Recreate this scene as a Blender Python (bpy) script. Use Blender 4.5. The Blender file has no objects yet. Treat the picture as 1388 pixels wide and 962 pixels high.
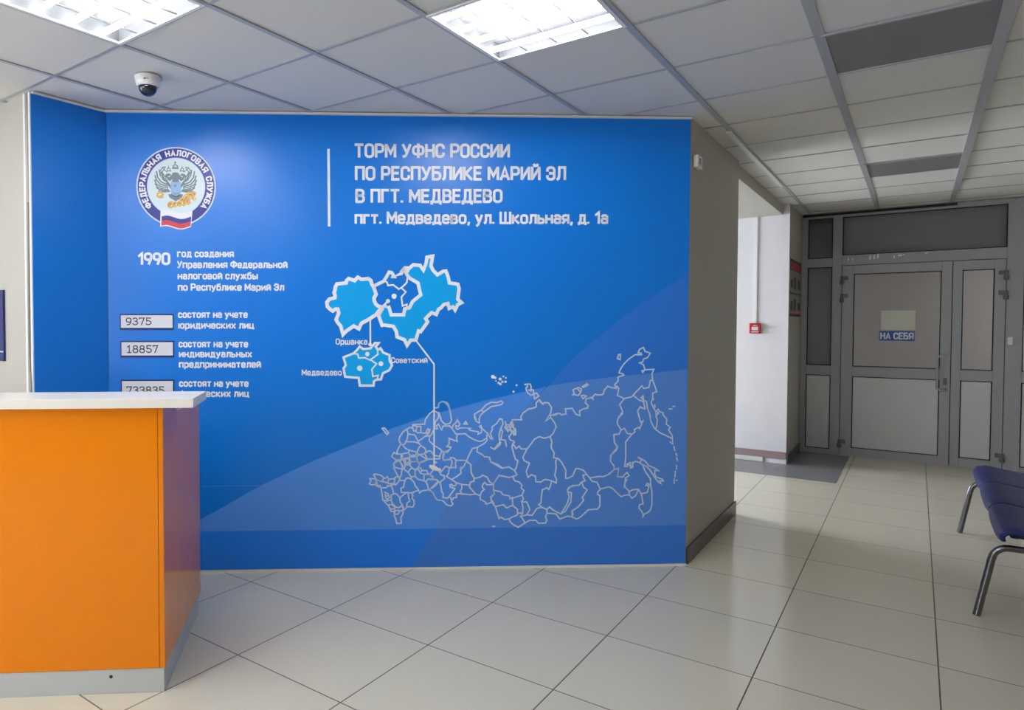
import bpy, bmesh, math, random
from mathutils import Vector, Matrix
from math import sin, cos, pi, radians

# ------------------------------------------------------------------ camera, light, exposure
C = bpy.context.scene.collection
W, H = 1388, 962
FOC, CX, CY = 919.88, 503.72, 462.86           # focal length and principal point, in pixels
YAW, PITCH = radians(-38.754), radians(-1.528)
HE = 1.4567                                    # eye height
HC = 2.676                                     # ceiling height
cam = bpy.data.cameras.new('camera')
cam.sensor_width = 36.0
cam.lens = FOC / W * 36.0
cam.shift_x = (W / 2 - CX) / W
cam.shift_y = -(H / 2 - CY) / W
cam.clip_start = 0.05
cam_o = bpy.data.objects.new('camera', cam)
C.objects.link(cam_o)
cam_o.location = (0, 0, HE)
cam_o.rotation_euler = (pi / 2 + PITCH, 0, -YAW)
bpy.context.scene.camera = cam_o
FW = Vector((sin(YAW) * cos(PITCH), cos(YAW) * cos(PITCH), sin(PITCH)))
RT = Vector((cos(YAW), -sin(YAW), 0))
UP = RT.cross(FW)

sc = bpy.context.scene
sc.view_settings.view_transform = 'Standard'
sc.view_settings.look = 'None'
sc.view_settings.exposure = 0.62
sc.view_settings.gamma = 1.0
sc.view_settings.use_curve_mapping = False
TUBE = 30.0            # glow of a lit fluorescent tube
WINDOW = 13.0          # glow of the bright window in the side corridor
FILL_BACK = 3.6              # glow of the added fill windows behind the viewer
FILL_LEFT = 5.5          # glow of the added fill window left of the viewer
VEST = 25.0             # power of the fill light added behind the doors
world = bpy.data.worlds.new('world')
sc.world = world
world.use_nodes = True
world.node_tree.nodes['Background'].inputs[0].default_value = (0.75, 0.85, 1, 1)
world.node_tree.nodes['Background'].inputs[1].default_value = 0.35

# ------------------------------------------------------------------ helpers
def lin(c):
    return tuple((x / 12.92 if x <= 0.04045 else ((x + 0.055) / 1.055) ** 2.4) for x in (v / 255 for v in c))

def mat(name, rgb, rough=0.5, metal=0.0, coat=0.0, noise=0.04, scale=6.0, bump=0.0, bscale=120.0,
        emit=0.0, trans=0.0, spec=0.5, ior=1.45):
    m = bpy.data.materials.new(name)
    m.use_nodes = True
    nt = m.node_tree
    b = nt.nodes['Principled BSDF']
    c = lin(rgb)
    b.inputs['Roughness'].default_value = rough
    b.inputs['Metallic'].default_value = metal
    b.inputs['Coat Weight'].default_value = coat
    b.inputs['Coat Roughness'].default_value = 0.06
    b.inputs['Specular IOR Level'].default_value = spec
    b.inputs['IOR'].default_value = ior
    b.inputs['Transmission Weight'].default_value = trans
    if emit:
        b.inputs['Emission Color'].default_value = (*c, 1)
        b.inputs['Emission Strength'].default_value = emit
    tc = nt.nodes.new('ShaderNodeNewGeometry')
    if noise:
        n = nt.nodes.new('ShaderNodeTexNoise')
        n.inputs['Scale'].default_value = scale
        n.inputs['Detail'].default_value = 4
        nt.links.new(tc.outputs['Position'], n.inputs['Vector'])
        mx = nt.nodes.new('ShaderNodeMix')
        mx.data_type = 'RGBA'
        mx.inputs['A'].default_value = (*[x * (1 - noise) for x in c], 1)
        mx.inputs['B'].default_value = (*[min(1, x * (1 + noise)) for x in c], 1)
        nt.links.new(n.outputs['Fac'], mx.inputs['Factor'])
        nt.links.new(mx.outputs['Result'], b.inputs['Base Color'])
    else:
        b.inputs['Base Color'].default_value = (*c, 1)
    if bump:
        n2 = nt.nodes.new('ShaderNodeTexNoise')
        n2.inputs['Scale'].default_value = bscale
        n2.inputs['Detail'].default_value = 3
        nt.links.new(tc.outputs['Position'], n2.inputs['Vector'])
        bp = nt.nodes.new('ShaderNodeBump')
        bp.inputs['Strength'].default_value = bump
        bp.inputs['Distance'].default_value = 0.004
        nt.links.new(n2.outputs['Fac'], bp.inputs['Height'])
        nt.links.new(bp.outputs['Normal'], b.inputs['Normal'])
    return m

def floor_mat(name, tile, joint, x0, y0, pitch, half, rough):
    m = mat(name, tile, rough, noise=0)
    nt = m.node_tree
    N, L = nt.nodes.new, nt.links.new
    b = nt.nodes['Principled BSDF']
    geo = N('ShaderNodeNewGeometry')
    sep = N('ShaderNodeSeparateXYZ')
    L(geo.outputs['Position'], sep.inputs[0])
    masks, cells = [], []
    for ax, o in (('X', x0), ('Y', y0)):
        s = N('ShaderNodeMath'); s.operation = 'SUBTRACT'; s.inputs[1].default_value = o
        L(sep.outputs[ax], s.inputs[0])
        d = N('ShaderNodeMath'); d.operation = 'DIVIDE'; d.inputs[1].default_value = pitch
        L(s.outputs[0], d.inputs[0])
        fl = N('ShaderNodeMath'); fl.operation = 'FLOOR'; L(d.outputs[0], fl.inputs[0]); cells.append(fl)
        f = N('ShaderNodeMath'); f.operation = 'FRACT'; L(d.outputs[0], f.inputs[0])
        q = N('ShaderNodeMath'); q.operation = 'SUBTRACT'; q.inputs[1].default_value = 0.5; L(f.outputs[0], q.inputs[0])
        a = N('ShaderNodeMath'); a.operation = 'ABSOLUTE'; L(q.outputs[0], a.inputs[0])
        g = N('ShaderNodeMath'); g.operation = 'GREATER_THAN'; g.inputs[1].default_value = 0.5 - half / pitch
        L(a.outputs[0], g.inputs[0]); masks.append(g)
    mx = N('ShaderNodeMath'); mx.operation = 'MAXIMUM'
    L(masks[0].outputs[0], mx.inputs[0]); L(masks[1].outputs[0], mx.inputs[1])
    cb = N('ShaderNodeCombineXYZ'); L(cells[0].outputs[0], cb.inputs[0]); L(cells[1].outputs[0], cb.inputs[1])
    wn = N('ShaderNodeTexWhiteNoise'); wn.noise_dimensions = '3D'; L(cb.outputs[0], wn.inputs['Vector'])
    no = N('ShaderNodeTexNoise'); no.inputs['Scale'].default_value = 2.5; no.inputs['Detail'].default_value = 5
    L(geo.outputs['Position'], no.inputs['Vector'])
    ad = N('ShaderNodeMath'); ad.operation = 'ADD'; L(wn.outputs['Value'], ad.inputs[0]); L(no.outputs['Fac'], ad.inputs[1])
    c = lin(tile)
    m1 = N('ShaderNodeMix'); m1.data_type = 'RGBA'
    hv = N('ShaderNodeMath'); hv.operation = 'MULTIPLY'; hv.inputs[1].default_value = 0.5; L(ad.outputs[0], hv.inputs[0])
    L(hv.outputs[0], m1.inputs['Factor'])
    m1.inputs['A'].default_value = (*[x * 0.95 for x in c], 1)
    m1.inputs['B'].default_value = (*[x * 1.05 for x in c], 1)
    m2 = N('ShaderNodeMix'); m2.data_type = 'RGBA'
    L(mx.outputs[0], m2.inputs['Factor']); L(m1.outputs['Result'], m2.inputs['A'])
    m2.inputs['B'].default_value = (*lin(joint), 1)
    L(m2.outputs['Result'], b.inputs['Base Color'])
    r2 = N('ShaderNodeMath'); r2.operation = 'MULTIPLY_ADD'; r2.inputs[1].default_value = 0.5; r2.inputs[2].default_value = rough
    L(mx.outputs[0], r2.inputs[0]); L(r2.outputs[0], b.inputs['Roughness'])
    return m

class MB:
    """collects simple shapes and links them as one mesh object"""
    def __init__(s):
        s.v, s.f, s.sm = [], [], []
    def add(s, vs, fs, smooth=False):
        o = len(s.v)
        s.v += [tuple(p) for p in vs]
        s.f += [tuple(i + o for i in f) for f in fs]
        s.sm += [smooth] * len(fs)
        return s
    def box(s, x0, x1, y0, y1, z0, z1, bev=0.0):
        if bev <= 0:
            v = [(x, y, z) for x in (x0, x1) for y in (y0, y1) for z in (z0, z1)]
            return s.add(v, [(0, 1, 3, 2), (4, 6, 7, 5), (0, 4, 5, 1), (2, 3, 7, 6), (0, 2, 6, 4), (1, 5, 7, 3)])
        bm = bmesh.new()
        bmesh.ops.create_cube(bm, size=1)
        for p in bm.verts:
            p.co = ((x0 + x1) / 2 + p.co.x * (x1 - x0), (y0 + y1) / 2 + p.co.y * (y1 - y0), (z0 + z1) / 2 + p.co.z * (z1 - z0))
        bmesh.ops.bevel(bm, geom=list(bm.edges), offset=bev, segments=2, affect='EDGES', profile=0.6)
        return s.bm(bm)
    def bm(s, bm, smooth=False):
        bm.verts.index_update()
        s.add([p.co[:] for p in bm.verts], [[q.index for q in f.verts] for f in bm.faces], smooth)
        bm.free()
        return s
    def prism(s, poly, z0, z1):
        n = len(poly)
        v = [(x, y, z0) for x, y in poly] + [(x, y, z1) for x, y in poly]
        f = [tuple(range(n - 1, -1, -1)), tuple(range(n, 2 * n))]
        f += [(i, (i + 1) % n, n + (i + 1) % n, n + i) for i in range(n)]
        return s.add(v, f)
    def tube(s, pts, r, seg=12, caps=True):
        pts = [Vector(p) for p in pts]
        n = len(pts)
        rings, up = [], None
        for i, p in enumerate(pts):
            t = ((pts[i] - pts[i - 1]).normalized() if i else Vector()) + ((pts[i + 1] - pts[i]).normalized() if i < n - 1 else Vector())
            t.normalize()
            if up is None:
                up = Vector((0, 0, 1)) if abs(t.z) < 0.9 else Vector((1, 0, 0))
            a = (up - t * up.dot(t)).normalized()
            up = a
            b = t.cross(a)
            rr = r[i] if isinstance(r, (list, tuple)) else r
            rings.append([p + (a * cos(2 * pi * k / seg) + b * sin(2 * pi * k / seg)) * rr for k in range(seg)])
        v = [q for g in rings for q in g]
        f = [(i * seg + k, i * seg + (k + 1) % seg, (i + 1) * seg + (k + 1) % seg, (i + 1) * seg + k) for i in range(n - 1) for k in range(seg)]
        s.add(v, f, True)
        if caps:
            s.add(rings[0], [tuple(range(seg - 1, -1, -1))])
            s.add(rings[-1], [tuple(range(seg))])
        return s
    def lathe(s, prof, seg=40, c=(0, 0, 0)):
        v = [(c[0] + r * cos(2 * pi * k / seg), c[1] + r * sin(2 * pi * k / seg), c[2] + z) for r, z in prof for k in range(seg)]
        f = [(i * seg + k, (i + 1) * seg + k, (i + 1) * seg + (k + 1) % seg, i * seg + (k + 1) % seg) for i in range(len(prof) - 1) for k in range(seg)]
        return s.add(v, f, True)
    # ---- flat artwork in the plane of a wall: coordinates (u, v), lying `off` in front of it
    def poly(s, uv, off):
        return s.add([(u, -off, v) for u, v in uv], [tuple(range(len(uv)))])
    def ribbon(s, uv, w, off, closed=False):
        P = [Vector(p) for p in uv]
        Q = [P[0]]
        for p in P[1:]:
            if (p - Q[-1]).length > 1e-5:
                Q.append(p)
        if closed and len(Q) > 2 and (Q[0] - Q[-1]).length < 1e-5:
            Q.pop()
        P, n = Q, len(Q)
        if n < 2:
            return s
        L_, R_ = [], []
        for i in range(n):
            a = P[i] - P[i - 1] if (i or closed) else P[1] - P[0]
            b = P[(i + 1) % n] - P[i] if (i < n - 1 or closed) else a
            a, b = a.normalized(), b.normalized()
            na, nb = Vector((-a.y, a.x)), Vector((-b.y, b.x))
            m = na + nb
            m = m.normalized() if m.length > 1e-3 else na
            k = (w / 2) / max(0.5, m.dot(na))
            L_.append(P[i] + m * k); R_.append(P[i] - m * k)
        if not closed:                                    # square ends
            e = (P[0] - P[1]).normalized() * w * 0.3
            L_[0] += e; R_[0] += e
            e = (P[-1] - P[-2]).normalized() * w * 0.3
            L_[-1] += e; R_[-1] += e
        v = [(p.x, -off, p.y) for p in L_ + R_]
        f = [(i, n + i, n + (i + 1) % n, (i + 1) % n) for i in range(n if closed else n - 1)]
        return s.add(v, f)
    def disc(s, u, v, r, off, seg=24):
        return s.poly([(u + r * cos(2 * pi * k / seg), v + r * sin(2 * pi * k / seg)) for k in range(seg)], off)
    def ring(s, u, v, r0, r1, off, seg=72):
        a = [(u + r * cos(2 * pi * k / seg), -off, v + r * sin(2 * pi * k / seg)) for r in (r0, r1) for k in range(seg)]
        return s.add(a, [(k, (k + 1) % seg, seg + (k + 1) % seg, seg + k) for k in range(seg)])
    def build(s, name, m, parent=None, bevel=0.0, loc=None, **props):
        me = bpy.data.meshes.new(name)
        me.from_pydata(s.v, [], s.f)
        me.polygons.foreach_set('use_smooth', s.sm)
        me.materials.append(m)
        me.update()
        o = bpy.data.objects.new(name, me)
        C.objects.link(o)
        if parent:
            o.parent = parent
        if loc:
            o.location = loc
        if bevel:
            md = o.modifiers.new('bevel', 'BEVEL')
            md.width = bevel; md.segments = 2; md.limit_method = 'ANGLE'
        for k, val in props.items():
            o[k] = val
        return o

def empty(name, loc, rz=0.0, **props):
    o = bpy.data.objects.new(name, None)
    o.empty_display_size = 0.1
    C.objects.link(o)
    o.location = loc
    o.rotation_euler = (0, 0, rz)
    for k, v in props.items():
        o[k] = v
    return o

def tag(o, label, cat, group=None):
    o['label'] = label; o['category'] = cat
    if group:
        o['group'] = group
    return o

def copy_tree(o, parent=None):
    c = o.copy(); C.objects.link(c)
    if parent:
        c.parent = parent
    for ch in list(o.children):
        copy_tree(ch, c)
    return c

def ray(px, py):
    return FW + RT * ((px - CX) / FOC) + UP * ((CY - py) / FOC)

# the long blue wall: starts at W0, runs along WD
W0 = Vector((-3.646, 2.107, 0))
WANG = radians(40.985)
WD = Vector((cos(WANG), sin(WANG), 0))
WN = Vector((sin(WANG), -cos(WANG), 0))
WLEN = 3.419
CAM = Vector((0, 0, HE))
def uv(px, py):
    """a point of the blue wall, as (distance along it, height)"""
    d = ray(px, py)
    p = CAM + d * ((W0 - CAM).dot(WN) / d.dot(WN))
    return ((p - W0).dot(WD), p.z)
def xz(px, py, y):
    d = ray(px, py)
    p = CAM + d * (y / d.y)
    return (p.x, p.z)
def pts(ox, oy, s, txt):
    return [(ox + float(a) * s, oy + float(b) * s) for a, b in (q.split(',') for q in txt.split())]

# ------------------------------------------------------------------ materials
M = {}
M['wall'] = mat('wall_paint', (196, 193, 184), 0.6, bump=0.15)
M['wall_grey'] = mat('grey_wall_paint', (186, 182, 172), 0.6, bump=0.15)
M['white_wall'] = mat('white_wall_paint', (236, 236, 242), 0.6, bump=0.1)
M['vest'] = mat('vestibule_paint', (198, 191, 186), 0.6, noise=0.12, scale=1.2)
M['tile'] = mat('ceiling_tile', (226, 224, 220), 0.9, noise=0.03, scale=3, bump=0.3, bscale=300)
M['tee'] = mat('ceiling_tee', (176, 179, 184), 0.35, noise=0.03)
M['shadow_gap'] = mat('ceiling_gap', (120, 118, 116), 0.8)
M['floor'] = floor_mat('porcelain_floor', (222, 216, 197), (92, 86, 78), -2.3037, 1.9306, 0.6, 0.0026, 0.13)
M['floor_dark'] = floor_mat('grey_floor', (132, 133, 137), (108, 109, 112), -2.3037, 1.9306, 0.6, 0.0015, 0.25)
M['white'] = mat('white_plastic', (232, 232, 232), 0.35)
M['white_metal'] = mat('white_enamel', (235, 236, 236), 0.3)
M['blue'] = mat(spec=0.55, name='blue_vinyl', rgb=(0, 124, 230), rough=0.3, noise=0.03, scale=1.5, bump=0.03, bscale=40)
M['blue_low'] = mat(spec=0.55, name='blue_vinyl_arc', rgb=(80, 150, 248), rough=0.3, noise=0.03, scale=1.5)
M['blue_diag'] = mat(spec=0.55, name='blue_vinyl_diagonal', rgb=(44, 124, 230), rough=0.3, noise=0.03, scale=1.5)
M['blue_both'] = mat(spec=0.55, name='blue_vinyl_overlap', rgb=(86, 144, 232), rough=0.3, noise=0.03, scale=1.5)
M['blue_strip'] = mat(spec=0.55, name='blue_vinyl_strip', rgb=(24, 128, 246), rough=0.3, noise=0.03, scale=1.5)
M['blue_strip2'] = mat(spec=0.55, name='blue_vinyl_strip_overlap', rgb=(54, 124, 224), rough=0.3, noise=0.03, scale=1.5)
M['azure'] = mat('azure_print', (0, 170, 250), 0.33, noise=0.02)
M['print'] = mat('white_print', (236, 240, 250), 0.4, noise=0.01)
M['print_soft'] = mat('pale_print', (206, 222, 248), 0.4, noise=0.01)
M['orange'] = mat('orange_laminate', (242, 137, 0), 0.16, noise=0.02, coat=0.45, scale=2, spec=0.2)
M['counter_white'] = mat('white_laminate', (236, 234, 228), 0.3, noise=0.01)
M['plinth'] = mat('aluminium_plinth', (196, 200, 202), 0.35, noise=0.03)
M['frame'] = mat('grey_aluminium', (164, 166, 172), 0.35, metal=0.0, noise=0.03)
M['seam'] = mat('black_rubber', (34, 34, 36), 0.6)
M['panel'] = mat('grey_door_panel', (206, 208, 210), 0.4)
M['chrome'] = mat('steel_tube', (112, 112, 114), 0.22, metal=0.9, noise=0.02)
M['dark_metal'] = mat('dark_metal', (40, 40, 44), 0.4)
M['seat'] = mat('blue_seat_vinyl', (24, 33, 96), 0.5, noise=0.05, bump=0.1, bscale=200)
M['skirt'] = mat('grey_skirting', (94, 92, 90), 0.35, noise=0.05)
M['skirt_pink'] = mat('pink_skirting', (168, 146, 149), 0.4)
M['red'] = mat('red_plastic', (190, 30, 44), 0.35)
M['navy'] = mat('navy_print', (32, 44, 150), 0.35, noise=0.01)
M['tube_lit'] = mat('lit_tube', (255, 253, 248), 0.4, noise=0, emit=TUBE)
M['tube_off'] = mat('unlit_diffuser', (128, 128, 130), 0.4, noise=0.05, scale=30)
M['pane_lit'] = mat('window_daylight', (236, 243, 255), 0.4, noise=0, emit=WINDOW)
M['pane_sky'] = mat('window_sky', (236, 243, 255), 0.4, noise=0, emit=FILL_BACK)
M['pane_left'] = mat('window_sky_left', (236, 243, 255), 0.4, noise=0, emit=FILL_LEFT)
M['alu'] = mat('louvre_aluminium', (86, 89, 95), 0.4, noise=0.02)
M['glass'] = mat('door_glass', (206, 206, 206), 0.02, noise=0, trans=1.0, ior=1.3)

# ------------------------------------------------------------------ setting: floor, walls, ceiling
S = dict(kind='structure')
MB().box(-6.6, 3.6, -3.6, 12.2, -0.12, 0.0).build('floor', M['floor'], **S)
MB().prism([(-4.95, 7.445), (-0.548, 7.445), (-0.548, 9.055), (-1.028, 9.055), (-1.028, 8.128), (-4.95, 8.128)], 0.0002, 0.0015).build('floor.001', M['floor_dark'], **S)
# the mass of wall that carries the blue mural, its side towards the corridor and the left grey face
MB().prism([(-5.2, 1.69), (-3.66, 1.69), (-3.648, 2.112), (-1.066, 4.356), (-1.066, 5.76), (-5.2, 5.76)], 0, HC + 0.2).build('wall_back', M['wall_grey'], **S)
MB().prism([(-5.2, 8.13), (-1.03, 8.13), (-1.03, 9.2), (-5.2, 9.2)], 0, HC + 0.2).build('wall_corridor', M['white_wall'], **S)
MB().box(-1.0301, -1.028, 8.1295, 9.055, 0, HC).build('wall_pier', M['wall_grey'], **S)
MB().box(-5.2, -1.09, 5.76, 8.13, 2.575, HC + 0.2).build('wall_lintel', M['wall_grey'], **S)
MB().box(-6.75, -6.6, -3.6, 1.69, 0, 0.5).box(-6.75, -6.6, -3.6, 1.69, 2.5, HC + 0.2).box(-6.75, -6.6, -3.6, -3.2, 0.5, 2.5).box(-6.75, -6.6, -0.7, 1.69, 0.5, 2.5).build('wall_left', M['wall'], **S)
w_ = empty('window_5', (-6.66, -1.95, 0.5), **S)          # unseen window added left of the viewer to brighten ceiling and floor
MB().box(-0.03, 0.03, -1.25, 1.25, 0, 0.06).box(-0.03, 0.03, -1.25, 1.25, 1.94, 2.0).box(-0.03, 0.03, -1.25, -1.19, 0.06, 1.94).box(-0.03, 0.03, 1.19, 1.25, 0.06, 1.94).box(-0.03, 0.03, -0.45, -0.39, 0.06, 1.94).box(-0.03, 0.03, 0.39, 0.45, 0.06, 1.94).build('window_frame', M['white'], w_)
MB().box(-0.012, -0.004, -1.19, 1.19, 0.06, 1.94).build('window_pane', M['pane_left'], w_)
MB().box(-6.6, -5.2, 1.69, 1.84, 0, HC + 0.2).build('wall_left.001', M['wall'], **S)
WX = [(-5.6, -3.9), (-3.2, -1.5)]          # two unseen windows added behind the viewer as fill light
wf = MB().box(-6.75, 3.75, -3.75, -3.6, 0, 0.8).box(-6.75, 3.75, -3.75, -3.6, 2.45, HC + 0.2)
for a, b in ((-6.75, -5.6), (-3.9, -3.2), (-1.5, 3.75)):
    wf.box(a, b, -3.75, -3.6, 0.8, 2.45)
wf.build('wall_front', M['wall'], **S)
for n, (a, b) in enumerate(WX):
    w_ = empty('window_%d' % (n + 2), ((a + b) / 2, -3.65, 0.8), **S)
    q = (b - a) / 2
    MB().box(-q, q, -0.03, 0.03, 0, 0.06).box(-q, q, -0.03, 0.03, 1.59, 1.65).box(-q, -q + 0.06, -0.03, 0.03, 0.06, 1.59).box(q - 0.06, q, -0.03, 0.03, 0.06, 1.59).box(-0.03, 0.03, -0.03, 0.03, 0.06, 1.59).build('window_frame', M['white'], w_)
    MB().box(-q + 0.06, q - 0.06, -0.012, -0.004, 0.06, 1.59).build('window_pane', M['pane_sky'], w_)
MB().box(3.6, 3.75, -3.6, 12.2, 0, HC + 0.2).build('wall_right', M['wall'], **S)
# window that lights the side corridor
MB().box(-5.35, -5.2, 5.76, 8.13, 0, 0.75).box(-5.35, -5.2, 5.76, 8.13, 2.45, HC + 0.2).box(-5.35, -5.2, 5.76, 5.95, 0.75, 2.45).box(-5.35, -5.2, 7.95, 8.13, 0.75, 2.45).build('wall_side', M['white_wall'], **S)
wn = empty('window_1', (-5.25, 6.95, 0.75), **S)
MB().box(-0.03, 0.03, -1.0, 1.0, 0, 0.06).box(-0.03, 0.03, -1.0, 1.0, 1.64, 1.70).box(-0.03, 0.03, -1.0, -0.94, 0.06, 1.64).box(-0.03, 0.03, 0.94, 1.0, 0.06, 1.64).box(-0.03, 0.03, -0.03, 0.03, 0.06, 1.64).build('window_frame', M['white'], wn)
MB().box(-0.012, -0.004, -0.94, 0.94, 0.06, 1.64).build('window_pane', M['pane_lit'], wn)

# ceiling: mineral tiles lying in a grid of tees
T, OX, OY = 0.6, -3.3424, 1.6589
LIT = [(1, -1), (3, 1), (3, -3), (-2, -5), (1, -3), (1, -6), (3, -6)]  # seen and reflected lamps first, then unseen ones added as fill light
OFF = [(5, 3), (5, 8)]
ct = MB()
for i in range(-6, 12):
    for j in range(-9, 13):
        if (i, j) in LIT or (i, j) in OFF:
            continue
        x0, x1 = max(-6.6, OX + T * i), min(3.6, OX + T * (i + 1))
        y0, y1 = max(-3.6, OY + T * j), min(9.06, OY + T * (j + 1))
        if x1 - x0 < 0.02 or y1 - y0 < 0.02:
            continue
        dz = random.Random(i * 31 + j).uniform(0, 0.0015)
        ct.box(x0 + 0.003, x1 - 0.003, y0 + 0.003, y1 - 0.003, HC + 0.005 + dz, HC + 0.02)
ct.build('ceiling', M['tile'], **S)
MB().box(-6.6, 3.6, -3.6, 9.2, HC + 0.12, HC + 0.2).build('ceiling.001', M['shadow_gap'], **S)
tg = MB()
for i in range(-5, 12):
    w = 0.012 if i < 4 else (0.015 if i == 4 else 0.020)
    x = OX + T * i
    tg.box(x - w, x + w, -3.6, 9.06, HC, HC + 0.004)
for j in range(-8, 13):
    y = OY + T * j
    for i in range(-6, 12):
        w0 = 0.012 if i < 4 else 0.02
        x0, x1 = OX + T * i + w0, OX + T * (i + 1) - w0
        tg.box(max(x0, -6.6), min(x1, 3.6), y - 0.009, y + 0.009, HC + 0.0015, HC + 0.0045)
tg.build('ceiling.002', M['tee'], **S)

# thin white angles along the top of the blue wall, the corner and the foot
tr = empty('trim_1', W0, WANG, **S)
MB().box(0, WLEN, -0.022, -0.001, HC - 0.012, HC - 0.0005).build('trim_strip', M['white'], tr)
MB().box(-3.658, -3.634, 1.69, 2.1, HC - 0.012, HC - 0.0005).build('trim_2', M['white'], **S)
tr = empty('trim_3', W0, WANG, **S)
MB().box(0.1, WLEN, -0.012, -0.006, 0.0, 0.012).build('trim_strip', M['white'], tr)
MB().box(-3.672, -3.652, 1.68, 1.689, 0.0, HC - 0.002).build('trim_4', M['white'], **S)
# skirting boards
MB().box(-1.0655, -1.054, 4.372, 5.772, 0, 0.10).box(-1.0655, -1.054, 5.76, 5.772, 0, 0.10).build('baseboard_right', M['skirt'], bevel=0.002, **S)
MB().box(-1.0275, -1.012, 8.118, 9.055, 0, 0.10).build('baseboard_pier', M['skirt'], bevel=0.002, **S)
MB().box(-4.9, -1.0305, 8.118, 8.1295, 0.055, 0.125).build('baseboard_corridor', M['skirt_pink'], bevel=0.002, **S)
MB().box(-4.9, -1.235, 8.112, 8.1295, 0.004, 0.05).build('trim_5', M['white'], bevel=0.003, **S)

# ------------------------------------------------------------------ lettering: a narrow rounded sign-painter's alphabet drawn as strokes
def arc(cx, cy, r, a0, a1, n=5):
    return [(cx + r * cos(radians(a0 + (a1 - a0) * k / n)), cy + r * sin(radians(a0 + (a1 - a0) * k / n))) for k in range(n + 1)]
def rr(x0, y0, x1, y1, r):
    r = min(r, (x1 - x0) / 2, (y1 - y0) / 2)
    p = arc(x1 - r, y1 - r, r, 0, 90) + arc(x0 + r, y1 - r, r, 90, 180) + arc(x0 + r, y0 + r, r, 180, 270) + arc(x1 - r, y0 + r, r, 270, 360)
    return p + [p[0]]
def bowl(x0, y0, x1, y1, r=0.2):
    r = min(r, (y1 - y0) / 2, x1 - x0)
    return [(x0, y0)] + arc(x1 - r, y0 + r, r, -90, 0) + arc(x1 - r, y1 - r, r, 0, 90) + [(x0, y1)]
def cee(x0, y0, x1, y1, r, a, b):
    """open round letter: ends at heights a (upper) and b (lower) on the right"""
    r = min(r, (x1 - x0) / 2)
    return [(x1, a)] + arc(x1 - r, y1 - r, r, 0, 90) + arc(x0 + r, y1 - r, r, 90, 180) + arc(x0 + r, y0 + r, r, 180, 270) + arc(x1 - r, y0 + r, r, 270, 360) + [(x1, b)]
def mir(p, w):
    return [(w - x, y) for x, y in p]
def small(g, k=0.72, kx=0.88):
    return (g[0] * kx, [[(x * kx, y * k) for x, y in s] for s in g[1]])
G = {}
G['А'] = (.52, [[(0, 0), (.26, 1), (.52, 0)], [(.08, .27), (.44, .27)]])
G['Б'] = (.48, [[(.44, 1), (0, 1), (0, 0)], bowl(0, 0, .48, .56)])
G['В'] = (.48, [[(0, 0), (0, 1)], bowl(0, 0, .48, .52), bowl(0, .52, .45, 1)])
G['Г'] = (.4, [[(0, 0), (0, 1), (.4, 1)]])
G['Д'] = (.6, [[(0, -.17), (0, 0), (.6, 0), (.6, -.17)], [(.1, 0), (.16, .5), (.16, 1), (.5, 1), (.5, 0)]])
G['Е'] = (.42, [[(.42, 1), (0, 1), (0, 0), (.42, 0)], [(0, .52), (.37, .52)]])
G['Ж'] = (.74, [[(.37, 0), (.37, 1)], [(0, 1), (.26, .52), (0, 0)], [(.74, 1), (.48, .52), (.74, 0)], [(.26, .52), (.48, .52)]])
G['З'] = (.46, [[(0, .8)] + arc(.2, .8, .2, 180, 90) + arc(.25, .78, .2, 90, -40) + [(.2, .53)] + arc(.25, .27, .22, 70, -90) + arc(.2, .2, .2, 270, 180)])
G['И'] = (.5, [[(0, 1), (0, 0)], [(.5, 1), (.5, 0)], [(.03, .06), (.47, .94)]])
G['Й'] = (.5, [[(0, 1), (0, 0)], [(.5, 1), (.5, 0)], [(.03, .06), (.47, .94)], [(.12, 1.24), (.17, 1.15), (.33, 1.15), (.38, 1.24)]])
G['К'] = (.5, [[(0, 0), (0, 1)], [(.48, 1), (.1, .5), (.5, 0)], [(0, .5), (.1, .5)]])
G['Л'] = (.52, [[(0, 0), (.07, .05), (.12, .3), (.13, 1), (.52, 1), (.52, 0)]])
G['М'] = (.62, [[(0, 0), (0, 1)], [(.62, 1), (.62, 0)], [(.03, .95), (.31, .3), (.59, .95)]])
G['Н'] = (.5, [[(0, 0), (0, 1)], [(.5, 0), (.5, 1)], [(0, .52), (.5, .52)]])
G['О'] = (.5, [rr(0, 0, .5, 1, .23)])
G['П'] = (.5, [[(0, 0), (0, 1), (.5, 1), (.5, 0)]])
G['Р'] = (.48, [[(0, 0), (0, 1)], bowl(0, .42, .48, 1)])
G['С'] = (.48, [cee(0, 0, .48, 1, .22, .72, .28)])
G['Т'] = (.5, [[(0, 1), (.5, 1)], [(.25, 0), (.25, 1)]])
G['У'] = (.5, [[(0, 1), (.26, .36)], [(.5, 1), (.24, .22), (.16, .05), (.02, 0)]])
G['Ф'] = (.7, [rr(0, .2, .7, .86, .24), [(.35, -.04), (.35, 1.04)]])
G['Ш'] = (.74, [[(0, 1), (0, 0), (.74, 0), (.74, 1)], [(.37, 0), (.37, 1)]])
G['Ь'] = (.46, [[(0, 1), (0, 0)], bowl(0, 0, .46, .56)])
G['Ы'] = (.66, [[(0, 1), (0, 0)], bowl(0, 0, .42, .56), [(.66, 0), (.66, 1)]])
G['Э'] = (.48, [mir(cee(0, 0, .48, 1, .22, .72, .28), .48), [(.16, .51), (.48, .51)]])
G['Ю'] = (.74, [[(0, 0), (0, 1)], [(0, .52), (.26, .52)], rr(.26, 0, .74, 1, .22)])
G['Я'] = (.48, [mir(bowl(0, .42, .48, 1), .48), [(.48, 0), (.48, 1)], [(.24, .42), (0, 0)]])
G['Ц'] = (.56, [[(0, 1), (0, 0), (.56, 0), (.56, -.2)], [(.47, 0), (.47, 1)]])
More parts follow.
